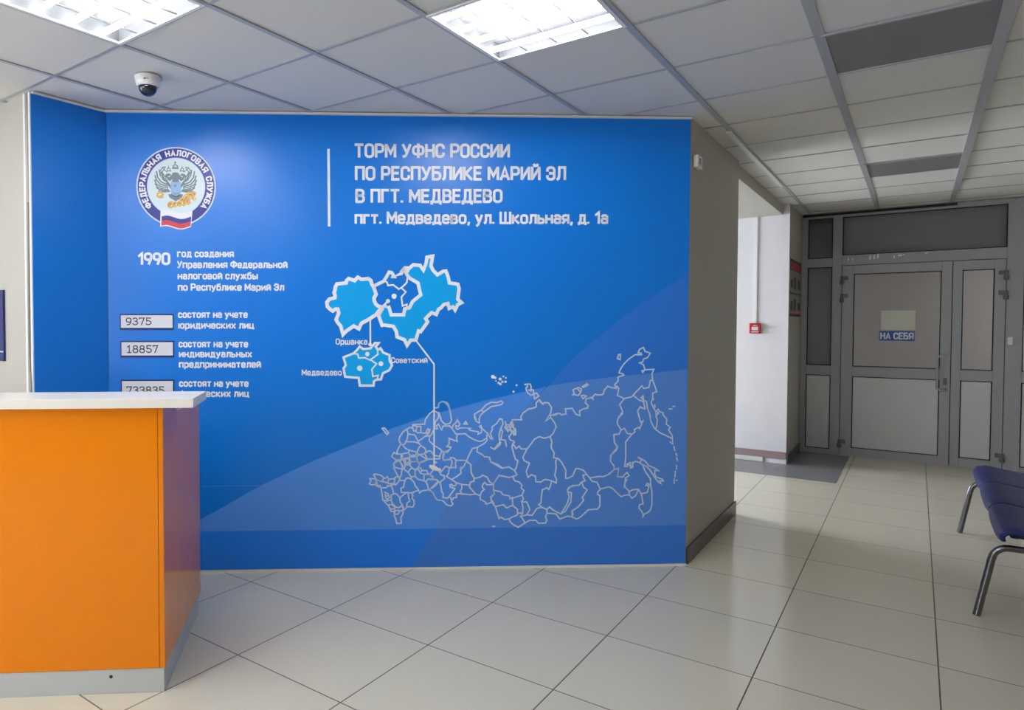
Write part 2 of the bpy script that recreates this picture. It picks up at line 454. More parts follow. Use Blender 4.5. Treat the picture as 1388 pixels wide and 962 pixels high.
G['Ч'] = (.46, [[(0, 1), (0, .58), (.08, .46), (.46, .46)], [(.46, 1), (.46, 0)]])
G['Х'] = (.5, [[(0, 0), (.5, 1)], [(0, 1), (.5, 0)]])
for a, b in zip('вгджзийклмнптцчшьыэюях', 'ВГДЖЗИЙКЛМНПТЦЧШЬЫЭЮЯХ'):
    G[a] = small(G[b])
G['а'] = (.42, [[(.03, .62), (.1, .72), (.3, .72), (.42, .6), (.42, 0)], rr(0, 0, .42, .41, .15)])
G['б'] = (.44, [rr(0, 0, .44, .66, .18), [(0, .4), (0, .78), (.1, .93), (.42, 1)]])
G['е'] = (.43, [[(0, .36), (.43, .36)] + arc(.25, .54, .18, 0, 90) + arc(.18, .54, .18, 90, 180) + arc(.18, .18, .18, 180, 270) + [(.34, 0), (.42, .09)]])
G['о'] = (.44, [rr(0, 0, .44, .72, .19)])
G['р'] = (.44, [[(0, -.26), (0, .72)], rr(0, 0, .44, .72, .19)])
G['с'] = (.4, [cee(0, 0, .4, .72, .18, .54, .18)])
G['у'] = (.44, [[(0, .72), (.22, .08)], [(.44, .72), (.18, -.12), (.06, -.26)]])
G['ф'] = (.66, [rr(0, 0, .66, .72, .22), [(.33, -.26), (.33, .98)]])
G['.'] = (.02, [[(0, 0), (0, .05)]])
G[','] = (.06, [[(.05, .05), (.05, -.02), (0, -.16)]])
G['0'] = G['О']
G['1'] = (.26, [[(0, .76), (.24, 1), (.24, 0)]])
G['9'] = (.48, [rr(0, .4, .48, 1, .22), [(.48, .7), (.46, .45), (.3, 0)]])
# figures on the paper cards: book-style, with serifs
D = {}
D['1'] = (.42, [[(.02, .8), (.22, 1), (.22, 0)], [(.02, 0), (.42, 0)]])
D['3'] = (.5, [[(.02, .82), (.08, .95), (.2, 1)] + arc(.26, .77, .22, 90, -70) + [(.18, .54)] + arc(.25, .27, .26, 80, -90) + [(.1, .04), (0, .2)]])
D['5'] = (.5, [[(.46, 1), (.06, 1), (.06, .55), (.2, .62)] + arc(.25, .31, .28, 80, -90) + [(.1, .04), (0, .18)], [(.46, 1), (.46, .93)]])
D['7'] = (.5, [[(0, .84), (0, 1), (.5, 1), (.2, 0)]])
D['8'] = (.52, [rr(.05, .53, .47, 1, .22), rr(0, 0, .52, .53, .26)])
D['9'] = (.5, [rr(0, .38, .5, 1, .25), [(.5, .7), (.46, .3), (.3, .05), (.06, 0)]])

def text_strokes(txt, fs=G, gap=0.22, space=0.34):
    x, out = 0.0, []
    for ch in txt:
        if ch == ' ':
            x += space
            continue
        w, st = fs[ch]
        out += [[(x + a, b) for a, b in s] for s in st]
        x += w + gap
    return out, x - gap
def text_line(mb, txt, x0, x1, ycap, ybase, stroke, off, fs=G, plane=uv, gap=0.22, space=0.34):
    st, tot = text_strokes(txt, fs, gap, space)
    hw = stroke / 2
    a, b, c = plane(x0, ybase), plane(x1, ybase), plane(x0, ycap)
    hgt = c[1] - a[1]
    wpx = stroke * hgt
    u0, u1 = a[0] + wpx / 2, b[0] - wpx / 2
    k = hgt - wpx
    for s in st:
        line = []
        for x, y in s:
            t = x / tot
            line.append((u0 + (u1 - u0) * t, a[1] + (b[1] - a[1]) * t + wpx / 2 + y * k))
        cl = len(line) > 3 and abs(line[0][0] - line[-1][0]) + abs(line[0][1] - line[-1][1]) < 1e-6
        mb.ribbon(line[:-1] if cl else line, wpx, off, cl)

# ------------------------------------------------------------------ the blue mural
mural = empty('wall_mural', W0, WANG)
tag(mural, 'blue vinyl wall mural with white Russian lettering, emblem and outline maps', 'mural')
PX = 0.0042                                             # one photo pixel on this wall, in metres
B0 = 0.003                                              # face of the vinyl
MB().box(0.004, WLEN, -B0, -0.0008, 0.012, HC - 0.012).build('front_panel', M['blue'], mural)
sp = MB()
sp.add([(-3.6455, 1.684, 0.012), (-3.6455, 2.108, 0.012), (-3.6455, 2.108, HC - 0.012), (-3.6455, 1.684, HC - 0.012),
        (-3.649, 1.684, 0.012), (-3.649, 2.108, 0.012), (-3.649, 2.108, HC - 0.012), (-3.649, 1.684, HC - 0.012)],
       [(0, 1, 2, 3), (7, 6, 5, 4), (0, 3, 7, 4), (1, 5, 6, 2), (2, 6, 7, 3), (0, 4, 5, 1)])
side = sp.build('side_panel', M['blue'], mural)
side.matrix_parent_inverse = (Matrix.Translation(W0) @ Matrix.Rotation(WANG, 4, 'Z')).inverted()

def U(*pp):
    return [uv(x, y) for x, y in pp]
def clampu(p):
    return [(min(max(u, 0.006), WLEN - 0.001), min(max(v, 0.014), HC - 0.014)) for u, v in p]
seamL, seamM, seamR = (275, 719), (590, 716), (934, 711)
arcA = [(200, 738), (275, 702), (357, 656), (430, 622), (485, 600), (535, 579), (587, 561), (660, 542), (740, 524)]
arcA2 = [(743, 523), (790, 515.5), (835, 510), (885, 505.5), (945, 500)]
diag = [(945, 361), (930, 373), (864, 414), (801, 464), (770, 492), (743, 523)]
diag2 = [(743, 523), (718, 547), (680, 586), (650, 621), (627, 652), (606, 682), (590, 716)]
MB().poly(clampu(U(*arcA, *diag2[1:], (400, 724), (200, 760))), B0 + 0.0004).build('arc_field', M['blue_low'], mural)
MB().poly(clampu(U(*diag, *arcA2)), B0 + 0.0004).build('diagonal_field', M['blue_diag'], mural)
MB().poly(clampu(U(*arcA2, (945, 711), *diag2[::-1])), B0 + 0.0004).build('overlap_field', M['blue_both'], mural)
MB().poly(clampu(U((100, 722), seamM, (574, 742), (556, 800), (100, 830))), B0 + 0.0005).build('bottom_strip', M['blue_strip'], mural)
MB().poly(clampu(U(seamM, (945, 711), (945, 800), (556, 800), (574, 742))), B0 + 0.0005).build('bottom_strip', M['blue_strip2'], mural)
MB().ribbon(U((275, 658.5), (350, 658), (437, 657.5)), 0.0035, B0 + 0.0009).build('vinyl_seam', M['blue_low'], mural)

# heading
for t, x0, x1, yc, yb in (('ТОРМ УФНС РОССИИ', 480, 691, 194.6, 214.4), ('ПО РЕСПУБЛИКЕ МАРИЙ ЭЛ', 481, 767, 225.2, 245.0),
                          ('В ПГТ. МЕДВЕДЕВО', 481.6, 681, 256, 275.4), ('пгт. Медведево, ул. Школьная, д. 1а', 480.6, 824, 286.2, 304)):
    hd = MB()
    text_line(hd, t, x0, x1, yc, yb, 0.185, B0 + 0.002)
    hd.build('heading_line', M['print'], mural)
MB().ribbon(U((445.3, 203), (446.2, 306)), 3.6 * PX, B0 + 0.002).build('divider_line', M['print'], mural)
# founding year and statistics
st = MB()
text_line(st, '1990', 187, 231.3, 342, 359.4, 0.2, B0 + 0.002)
st.build('year_text', M['print'], mural)
for t, x0, x1, yb in (('год создания', 240.3, 317.4, 348.8), ('Управления Федеральной', 240.3, 390, 363.6), ('налоговой службы', 241, 349.8, 378.8),
                      ('по Республике Марий Эл', 241.3, 385.4, 394.2)):
    st = MB()
    text_line(st, t, x0, x1, yb - 10.2, yb, 0.2, B0 + 0.002, gap=0.24)
    st.build('founding_text', M['print'], mural)
for lines in ((('состоят на учете', 241.6, 336, 431), ('юридических лиц', 241.8, 344.8, 445.6)),
              (('состоят на учете', 242.3, 336.6, 470.8), ('индивидуальных', 242.8, 341.8, 484.4), ('предпринимателей', 242.8, 354, 498.4)),
              (('состоят на учете', 243, 337.2, 524.2), ('физических лиц', 243, 338, 538))):
    for t, x0, x1, yb in lines:
        st = MB()
        text_line(st, t, x0, x1, yb - 10, yb, 0.2, B0 + 0.002, gap=0.24)
        st.build('statistics_text', M['print'], mural)

# emblem of the tax service
em = empty('emblem', (0, 0, 0)); em.parent = mural
EC = uv(239, 253.2)
ER = 55 * PX * 0.985
EK = ER / 377.0                                         # one unit of the emblem drawing
def E2(x, y):
    return (EC[0] + (x - 474) * EK, EC[1] - (y - 503) * EK)
def EP(txt):
    return [E2(float(a), float(b)) for a, b in (q.split(',') for q in txt.split())]
e0 = B0 + 0.0012
MB().ring(*EC, 362 * EK, 377 * EK, e0).ring(*EC, 266 * EK, 276 * EK, e0 + 0.0002).build('ring_edge', M['print_soft'], em)
MB().ring(*EC, 274 * EK, 364 * EK, e0).build('ring', M['navy'], em)
M['pale'] = mat('pale_emblem_print', (216, 234, 244), 0.4, noise=0.02)
M['slate'] = mat('slate_emblem_print', (112, 132, 144), 0.4, noise=0.02)
M['gold'] = mat('gold_emblem_print', (226, 180, 100), 0.4, noise=0.05)
M['gold_dark'] = mat('brown_emblem_print', (120, 92, 60), 0.4)
M['shield'] = mat('light_blue_emblem_print', (150, 190, 232), 0.4)
M['flag_blue'] = mat('flag_blue_print', (44, 52, 150), 0.4)
M['flag_red'] = mat('flag_red_print', (214, 56, 72), 0.4)
MB().disc(*EC, 267 * EK, e0, 64).build('emblem_field', M['pale'], em)
rt = MB()
sts, tot = text_strokes('ФЕДЕРАЛЬНАЯ НАЛОГОВАЯ СЛУЖБА', space=0.62, gap=0.3)
A0, A1 = 218.0, -38.0                                   # sweep of the lettering, degrees
for s in sts:
    ln = []
    for x, y in s:
        a = radians(A0 + (A1 - A0) * x / tot)
        r = (297 + y * 47) * EK
        ln.append((EC[0] + r * cos(a), EC[1] + r * sin(a)))
    cl = abs(ln[0][0] - ln[-1][0]) + abs(ln[0][1] - ln[-1][1]) < 1e-7
    rt.ribbon(ln[:-1] if cl else ln, 14 * EK, e0 + 0.0006, cl)
rt.build('ring_text', M['print'], em)
# the two-headed eagle: feathers as ribbons, mirrored left to right
eg, gl = MB(), MB()
def both(mb, txt, w, off, closed=False):
    p = [(float(a), float(b)) for a, b in (q.split(',') for q in txt.split())]
    mb.ribbon([E2(x, y) for x, y in p], w * EK, off, closed)
    mb.ribbon([E2(938 - x, y) for x, y in p], w * EK, off, closed)
def bothp(mb, txt, off):
    p = [(float(a), float(b)) for a, b in (q.split(',') for q in txt.split())]
    mb.poly([E2(x, y) for x, y in p], off)
    mb.poly([E2(938 - x, y) for x, y in p], off)
e1 = e0 + 0.0006
for t in ('400,470 350,440 325,395 318,345', '395,485 335,460 300,415 290,360', '392,500 325,480 288,440 276,398', '395,515 325,500 285,472 272,440',
          '400,530 335,520 295,502 278,478', '405,540 350,538 310,528 290,512', '412,545 370,552 335,550 310,545'):
    both(eg, t, 13, e1)
both(eg, '430,520 390,470 355,420 335,365', 16, e1)
both(eg, '425,500 385,440 365,400 345,370', 9, e1)
bothp(eg, '428,600 425,470 440,440 430,400 440,372 468,366 469,366 469,600', e1)
bothp(eg, '440,430 420,450 396,440 384,415 372,420 366,404 380,384 402,376 424,386 436,402', e1)
both(eg, '385,364 400,352 425,356', 8, e1)
both(eg, '388,352 394,332 405,322 416,332 422,352', 8, e1)
both(eg, '405,322 405,306', 6, e1)
both(eg, '330,352 345,322 372,318 360,345 340,365', 9, e1)
both(eg, '350,330 385,362', 7, e1)
eg.ribbon([E2(x, y) for x, y in ((444, 330), (448, 305), (467, 292), (488, 305), (492, 330), (444, 330))], 11 * EK, e1, True)
eg.ribbon([E2(467, 292), E2(467, 264)], 8 * EK, e1)
eg.ribbon([E2(457, 274), E2(477, 274)], 7 * EK, e1)
eg.ribbon([E2(446, 318), E2(490, 318)], 9 * EK, e1)
eg.poly(EP('400,575 540,575 530,605 505,622 470,640 435,622 410,605'), e1)
eg.build('eagle', M['slate'], em)
both(gl, '420,398 410,410 400,408', 8, e1 + 0.0004)
for t in ('385,468 345,440 328,405', '382,490 322,462 300,432', '385,508 320,490 292,470', '392,526 330,512 300,502'):
    both(gl, t, 4, e1 + 0.0004)
gl.build('eagle_highlights', M['pale'], em)
MB().poly(EP('424,458 520,458 520,560 505,578 472,592 440,578 424,560'), e1 + 0.0006).build('shield', M['shield'], em)
MB().poly(EP('442,556 470,566 505,556 496,572 472,578 450,572'), e1 + 0.0009).ring(*E2(466, 494), 4 * EK, 11 * EK, e1 + 0.0009, 16).build('shield_figure', M['slate'], em)
MB().ribbon(EP('346,604 318,608 296,592 300,568 326,556 348,572 344,592 324,590'), 17 * EK, e1 + 0.0003).build('gold_ornament', M['gold'], em)
MB().poly(EP('392,664 404,646 428,636 446,650 462,640 480,650 500,634 512,608 536,604 548,580 572,566 588,548 610,558 632,544 660,550 666,574 648,592 664,614 656,642 636,634 622,612 604,630 612,656 592,676 568,668 552,692 528,682 508,694 484,686 470,700 446,694 430,712 404,706 388,688'), e1 + 0.0003).build('gold_ornament', M['gold'], em)
for t in ('406,690 402,668 418,656 428,672 416,680', '446,686 452,664 470,662', '486,676 500,656 520,664', '516,630 536,624 540,640', '548,660 552,630 572,610 568,590',
          '580,652 576,632 592,622', '594,580 616,574 626,588 612,600', '634,562 648,570 640,580', '628,606 646,622'):
    MB().ribbon(EP(t), 5 * EK, e1 + 0.0007).build('ornament_line', M['gold_dark'], em)
for t in ('424,690 440,676', '470,682 480,664', '530,670 534,648', '560,590 574,584', '606,612 616,594', '640,604 652,630'):
    MB().ribbon(EP(t), 6 * EK, e1 + 0.0008).build('ornament_glint', M['pale'], em)
def wave(y, x0=335, x1=618, sl=0.0):
    return [(x0 + (x1 - x0) * k / 16, y - 16 * sin(2 * pi * k / 16 + 0.5) + sl * k) for k in range(17)]
fb = e0 + 0.0012
fl = empty('flag', (0, 0, 0)); fl.parent = em
def band(a, b):
    return [E2(*p) for p in a] + [E2(*p) for p in b[::-1]]
MB().poly(band(wave(738, 325, 628), wave(894, 320, 612)), fb).build('flag_white', M['print'], em)
MB().poly(band(wave(794, 336, 614), wave(838, 334, 612)), fb + 0.0003).build('flag_blue', M['flag_blue'], em)
MB().poly(band(wave(838, 334, 612), wave(884, 332, 606)), fb + 0.0003).build('flag_red', M['flag_red'], em)
bpy.data.objects.remove(fl)

# ---- enlarged map of the region
rm = empty('region_map', (0, 0, 0)); rm.parent = mural
z6 = lambda t: pts(435, 340, 110 / 962, t)
z7 = lambda t: pts(520, 340, 120 / 825, t)
z8 = lambda t: pts(400, 440, 190 / 1388, t)
west = z6('622,420 605,400 592,350 562,330 480,336 437,312 400,352 330,328 305,352 300,380 190,392 170,430 166,470 155,492 168,530 165,556 100,572 70,610 78,660 108,690 140,712 172,690 200,690 212,735 180,815 200,850 235,890 262,990 300,950 390,890 450,922 480,858 560,815 655,755 722,665 680,655 650,630 632,590 630,555 655,515 640,470')
east = (z6('745,655 682,762 725,882') + z7('0,690 90,702 118,750 125,800 195,828 218,880 250,832 300,830 325,745 345,752 410,660 390,630 445,575 490,592 510,545 532,532 560,500 598,490 610,535 645,520 665,550 690,500 725,482 690,450 702,350 690,310 612,298 600,240 580,188 555,190 500,222 460,180 440,140 456,50 402,60 396,110 370,180 340,135 275,130 240,160 200,158 175,185 218,190 208,205 235,250 320,300 330,350 345,410 270,470 240,530 196,540 186,595 70,595 48,520 0,515'))
small_r = z8('480,322 578,284 612,250 640,214 672,240 745,234 770,205 790,180 830,180 798,215 820,250 845,232 872,275 935,300 935,350 960,400 932,450 870,480 850,540 802,545 780,560 778,602 640,602 630,525 495,515 480,430 502,400')
mp = MB()
for p in (west, east, small_r):
    mp.poly(U(*p), B0 + 0.0009)
mp.build('district_fill', M['azure'], rm)
ln = MB()
ln.ribbon(U(*west), 5.0 * PX, B0 + 0.0014, True)
ln.ribbon(U(*east), 4.8 * PX, B0 + 0.0014, True)
mid_top = z6('625,418 742,360 775,310 808,252 838,258 870,310') + z7('92,245 165,212 180,175 200,155')
ln.ribbon(U(*mid_top), 4.6 * PX, B0 + 0.0014)
ln.ribbon(U(*small_r), 3.2 * PX, B0 + 0.0014, True)
for t in ('0,280 30,290 40,322 90,316 140,356 170,340 215,296 222,240 200,205', '165,345 207,382 165,430 176,512 215,498 216,535 192,542'):
    ln.ribbon(U(*z7(t)), 2.2 * PX, B0 + 0.0014)
for t in ('578,286 620,290 630,330 690,325 740,350 820,292 815,240', '740,342 806,386 760,440 770,512 822,500 812,542'):
    ln.ribbon(U(*z8(t)), 2.0 * PX, B0 + 0.0014)
ln.ribbon(U(*(z7('40,467') + z6('722,668 650,757'))), 2.6 * PX, B0 + 0.0015)
ln.ribbon(U(*(z6('585,815') + z8('745,190'))), 2.2 * PX, B0 + 0.0014)
ln.ribbon(U(*(z7('300,832') + z8('1375,390') + [(588.3, 632)])), 2.2 * PX, B0 + 0.0014)
ln.build('district_outlines', M['print'], rm)
for p, r in (((97, 422), 3.6), ((40, 467), 2.8)):
    MB().disc(*uv(520 + p[0] * .14545, 340 + p[1] * .14545), r * PX, B0 + 0.0018).build('town_dot', M['print'], rm)
for p, r in (((640, 430), 3.8), ((715, 290), 3.1), ((850, 385), 3.4), ((742, 195), 2.4)):
    MB().disc(*uv(400 + p[0] * .13689, 440 + p[1] * .13689), r * PX, B0 + 0.0018).build('town_dot', M['print'], rm)
for t, x0, x1, yc, yb in (('Оршанка', 455, 498, 458.6, 467), ('Советский', 530, 579.4, 484, 492), ('Медведево', 409, 463.4, 500.4, 508.8)):
    tn = MB()
    text_line(tn, t, x0, x1, yc, yb, 0.175, B0 + 0.002, gap=0.24)
    tn.build('town_name', M['print'], rm)

# ---- outline map of the country with its regions
k1 = 100 / 962
TR = [
 (495, 615, k1, ['60,320 75,345 55,385 70,400 130,400 160,420 175,430 190,410 205,440 220,520 230,595 270,640 310,680 335,745 365,745 385,780 380,810 400,850 410,905 470,900 465,830 495,770 485,745 525,710 545,685 620,690 640,650 635,605 610,575 620,540 610,520 640,490 690,475',
  '60,320 130,325 145,345 130,400', '145,330 110,270 130,260 200,275 235,300 240,320 220,350 205,360 145,330', '235,310 260,315 290,295 305,335 295,375 220,350', '145,345 160,400 185,415', '165,345 240,365 300,380',
  '305,335 330,325 380,320 400,300 430,290 450,330 430,365 400,400 380,380 300,385', '385,320 380,380', '400,400 340,395 300,420 270,440 210,440',
  '340,400 360,470 370,515 410,520 450,570 500,530 540,500 560,500 565,560 580,610 545,640 540,680', '470,500 465,445 500,430 510,370 530,320 560,310 600,330 640,370 650,410 690,460', '470,500 520,500 600,505 640,490',
  '370,515 340,535 340,600 280,610 240,600', '450,570 455,620 480,660 500,700 490,740', '340,600 350,640 400,690 440,700 460,680 490,690 490,730 450,740 430,780 390,785', '310,660 345,660 385,690 385,780', '335,715 385,715', '390,740 440,730',
  '690,460 710,505 740,480 830,465 840,465 890,510 910,560 940,600 962,600', '830,465 810,400 790,360 755,345 690,330 650,290 600,300 560,240 510,200', '600,300 600,330', '650,290 650,210 620,185 590,190 570,220 560,240',
  '650,210 690,195 720,250 765,265 765,340', '790,360 810,330 890,335 880,290 830,260 765,265', '890,335 930,335 945,360 880,425 840,465', '500,200 480,190 475,230 470,270 450,310 415,265 375,190 400,170', '375,190 390,170 440,190 480,190', '450,320 460,345 515,345',
  '345,30 400,75 405,100 370,130 385,165', '405,100 450,90 470,70 470,0', '450,90 490,150 490,185', '470,70 520,65 580,65 590,95 560,140 520,140 500,80', '590,95 580,150 620,185', '520,145 510,190',
  '590,100 680,95 710,130 690,180 650,200', '680,95 670,40 700,0', '690,180 720,180 740,215 800,215 820,255', '740,215 720,240', '710,110 760,90 820,70 880,65', '820,255 850,260 880,215',
  '255,495 300,520 315,560 290,595 270,570 260,520', '265,545 300,545', '285,410 330,420 350,400']),
 (510, 535, k1, ['75,435 110,430 160,495 140,515 75,435', '320,640 295,590 305,545 350,480 400,445 435,425 475,430 475,390 520,385 630,380 640,320 690,250 750,200 755,170 805,165 815,110 860,85 920,100 945,140 962,220',
  '755,205 810,240 810,300 770,350 760,430 730,490 690,560 690,600 750,655 840,710 855,735 820,800 750,785', '475,430 490,470 520,460 530,410 475,395', '530,410 580,410 580,490 540,495 510,470', '580,490 640,500 670,440 700,450 690,490 650,530 630,540 590,575 550,600 550,620',
  '670,440 690,470 655,500', '640,540 690,530 700,550', '400,450 415,510 400,580 370,640 345,650 320,640', '415,510 500,520 540,590 550,620 580,660 630,690 650,730 620,770', '380,605 430,610 500,610 550,630', '345,650 375,690 430,720 420,750 330,770 270,770 275,720 320,640',
  '430,720 530,745 560,680 580,660', '270,770 230,750 200,800 260,850 320,845 335,770', '260,850 230,890 230,962', '320,845 310,870 350,962', '335,830 430,815 440,790 420,750', '430,815 440,840 390,910 380,850 330,845',
  '440,790 500,800 530,745 540,775 620,770 690,725 720,740 750,785', '520,800 540,860 550,890 640,860 660,840 600,800 560,780', '640,780 660,830 750,835 825,830 830,790', '440,870 530,865 560,900 540,962', '445,870 440,920 480,960',
  '855,735 885,745 870,840 890,850 962,840', '885,745 962,710', '750,860 785,880 755,890', '460,785 490,785 490,808 460,808 460,785']),
 (590, 535, k1, ['30,165 40,165 45,110 90,85 130,100 165,130 195,220 210,330 190,370 130,385 80,340 45,225', '0,440 25,440 15,400 40,380 80,455 100,405 190,405 215,435 270,510 390,505 430,540 510,585 570,605 610,600 670,560 670,520 680,490',
  '215,435 235,390 270,360 285,325 320,380 300,410 265,400 270,430 290,450 320,430 470,430 430,440 450,460 500,470 560,480 555,510 600,490 605,440 575,410 595,400 610,440 680,500 720,570 745,570 715,500 740,460 740,415 800,370 840,310 870,320 880,380 850,440 830,520 835,590 850,620 840,650 770,710 720,680',
  '855,440 875,480 852,580 910,590 925,670', '770,700 835,620', '370,380 395,345 415,380 370,380', '575,365 535,345 510,300 510,250 600,195 660,130 730,95 800,100 860,80 880,100 860,125 790,140 730,150 640,215 590,260 570,310 575,365', '600,195 620,220',
  '290,515 275,550 285,605 240,590 180,565 180,640 150,670 205,680 160,745 115,745 95,730', '670,560 675,590 640,630 550,680 480,700 440,780 410,850 370,930 340,962', '550,680 540,740 610,775 640,805 700,810 720,870 820,910 870,950',
  '105,745 95,820 110,850 195,835 200,815 240,820 270,850 370,850 410,860 465,910 465,962', '200,835 220,870 200,945 270,945 260,900 270,850', '140,110 165,140', '515,275 530,320']),
 (580, 615, k1, ['300,180 290,180 360,180', '430,170 425,190 430,250 370,295 320,325', '495,95 555,135 565,250 600,310 600,350 550,370 540,430 620,520 680,540', '290,180 230,160 180,220 160,240 165,270 210,280 215,320 150,370 120,340 75,325 0,325',
  '280,180 265,260 240,290 320,340 370,375 440,395 530,405 545,395', '160,370 180,490 200,520 195,565 250,575 270,560 350,450 290,430 285,400 310,395 320,415 360,410 370,375', '440,400 440,450 420,480 440,520 390,515 370,520 375,565 330,570 325,590 300,585 310,620 325,650 300,675 240,660 200,610 120,595 80,540 60,500 0,455',
  '270,560 300,570 300,590', '440,520 550,530 620,520', '45,235 30,270 75,325', '140,215 160,250', '600,320 680,300 710,275 770,300 800,360 850,390 920,285 962,285', '850,400 770,400 735,370 715,395 705,430 735,460 700,490 680,540 680,590 740,620 770,650 820,630 860,640 830,600 815,560 860,520 860,480 850,400',
  '745,640 770,655', '60,440 130,380', '420,185 462,165']),
 (660, 500, k1, ['490,200 530,195 560,195 575,230 570,265 605,275 605,330 570,340 530,310 510,270 510,240 530,230 520,200', '540,270 575,285', '605,330 640,310 675,350 620,390 610,340', '320,740 330,660 450,660 440,620 470,570 540,520 590,510 640,490 640,440 680,400 730,455 750,435 800,440 840,500 830,570 760,680 830,630 820,600',
  '690,425 730,460', '575,515 630,500', '820,600 880,600 940,575 962,590', '830,630 880,700 900,750 860,840 820,880 745,900 680,880 620,910 580,962', '820,880 850,962', '235,680 250,730 230,760 270,810 310,780 290,740 340,760 370,780 375,850 350,860 330,800', '240,730 320,720 310,690', '250,750 300,760 345,740 330,700 330,660', '240,745 280,800 300,770', '350,780 360,850',
  '310,790 320,840 285,880 300,920 350,940 355,962']),
 (660, 600, 120 / 962, ['0,150 30,160 40,205 160,275 210,265 235,260 300,300', '280,0 270,40 290,120 310,180 335,190 320,260 300,300 325,345 280,365 240,375 130,350 100,400 70,440 70,510 80,550', '270,40 290,20 315,60 350,35 370,65 430,65',
  '485,0 430,70 390,150 400,190 460,220 425,310 445,375 480,345 525,360 530,420 580,425 630,395 700,410 750,435 755,400 735,350 750,270 745,190 770,165', '700,410 690,460 670,505 650,485 600,510 590,580 585,650 560,670 600,700 650,720 680,695 720,730 800,770 870,660 890,590 880,530 915,540 910,640 850,740 800,770',
  '280,365 300,410 350,425 380,460 370,490 400,515 380,565 395,610 375,635 390,700 385,760 330,760 330,720 280,680 275,600 380,565', '80,515 150,530 170,560 245,575 250,605 280,590', '80,550 40,600 45,640 90,690 130,820 150,805 190,830 240,825 260,810 330,780 330,760', '90,690 180,670 210,705 280,675',
  '240,825 250,855 290,890 340,915 400,875 460,840 530,840 555,870 630,870 650,840 635,800 650,760 750,770 790,825 870,795 920,800 962,820', '380,640 430,640 465,720 430,780 360,800 390,760', '370,800 410,860 400,875', '430,780 490,785 540,710 590,700', '650,720 650,760', '870,510 890,480 962,460', '925,800 920,740 962,710', '60,905 85,905']),
 (740, 500, k1, ['50,610 130,580 175,575 195,595 260,585 250,520 340,510 390,590 440,605 435,545 490,515 540,510 545,475 510,440 520,390 600,370 640,325 670,340 740,330 760,270 800,225 850,245 895,240', '575,370 615,395 600,360', '520,440 550,480 520,515', '350,270 420,240 460,260 450,300 420,345 370,330 350,270', '470,230 530,190 545,205 490,240 470,230', '455,345 490,340 525,355 480,385 455,345', '400,250 440,290', '340,330 370,335']),
 (740, 600, k1, ['70,0 65,60 105,130 95,190 160,205 200,250 255,350 255,460 280,460 345,430 385,335 430,335 490,360 530,410 600,500 660,510 705,600', '525,410 480,420 490,460 510,490 460,510 430,550 340,555 275,610 290,680', '460,510 490,580 535,610 470,710 490,745 420,830 340,885 350,930 330,962',
  '580,455 690,435 740,440 800,415 890,345 880,290 835,235 840,160 920,90 930,45 890,0', '890,345 940,330 930,440 962,440', '705,600 670,640 670,670 700,685 700,820 670,860 550,870 450,962 400,990 345,970', '705,600 820,570 870,600 962,690']),
 (825, 465, k1, ['0,565 40,580 100,590', '100,590 75,540 120,490 120,440 195,415 185,400 130,385 160,320 200,265 260,205 340,150 425,150 420,130 380,125 400,80 450,55 470,105 540,130 500,190 450,205 440,245 395,255 450,280 470,345 440,380 430,360 475,345 585,340 560,400 570,480 625,630 570,650 570,720 550,780 610,890 640,860 660,890 710,910 700,935',
  '570,480 540,485 520,575 455,590 430,555 320,670 330,690 400,745 450,760 470,855 420,840 410,825 375,880 390,962', '330,670 290,700 200,720 110,680 130,590 100,555', '200,720 140,800 180,890 130,962', '450,740 420,710 445,685 450,740 490,760 500,840 540,950', '110,200 125,150 150,145 145,215 110,200', '785,857 820,857', '832,827 858,820', '595,800 602,835', '572,705 580,735', '610,890 640,900 610,962']),
 (825, 560, k1, ['180,0 130,50 110,90 110,140 160,215 130,270 65,275 70,370 110,440 30,540 20,620 65,690 70,730 0,795', '160,215 200,195 240,260 300,270 220,370 220,560 205,690 240,690 235,660 280,640 285,710 310,700 310,640 350,625 400,640', '245,660 285,690', '300,270 340,240 330,210 390,180 400,200 440,105 410,110 385,0', '420,120 450,90',
  '530,0 545,100 590,190 660,250 820,325', '610,0 630,90 620,180 600,200', '610,20 650,0', '700,10 755,80 745,140 800,180 775,210 825,290 832,400 795,370', '845,430 860,485', '873,520 886,552', '880,575 894,615', '880,675 880,725', '866,750 860,830', '852,850 850,910', '878,868 886,872',
  '380,570 400,580 470,620 520,680 610,720 655,750 600,740 595,790 620,830 700,860 710,880 660,880 680,920 640,890 580,810 530,730 490,690 440,670 400,640 430,600 390,580', '440,670 470,750 540,850 545,962', '70,730 125,720 110,825 180,830 200,800 235,770 265,810 215,840 200,962']),
 (825, 615, k1, ['235,330 205,380 210,430 260,480 265,530 210,535 160,555 90,490 40,440 0,430', '265,490 310,465 385,460 350,540 300,575 265,530', '385,460 415,510 430,550 445,650 400,660 390,700 430,750 445,790 440,830 460,780 500,765 540,730 560,660 560,500 545,400 480,410 500,380 540,400', '500,410 520,430 500,500 430,515']),
]
cm = empty('country_map', (0, 0, 0)); cm.parent = mural
cl_ = MB()
for ox, oy, k, L_ in TR:
    for t in L_:
        cl_.ribbon(U(*pts(ox, oy, k, t)), 1.95 * PX, B0 + 0.0013)
cl_.build('region_borders', M['print_soft'], cm)
MB().poly(U(*pts(495, 615, k1, '835,140 905,145 950,180 985,185 990,215 940,220 880,210 835,175')), B0 + 0.0016).build('marked_region', M['print'], cm)
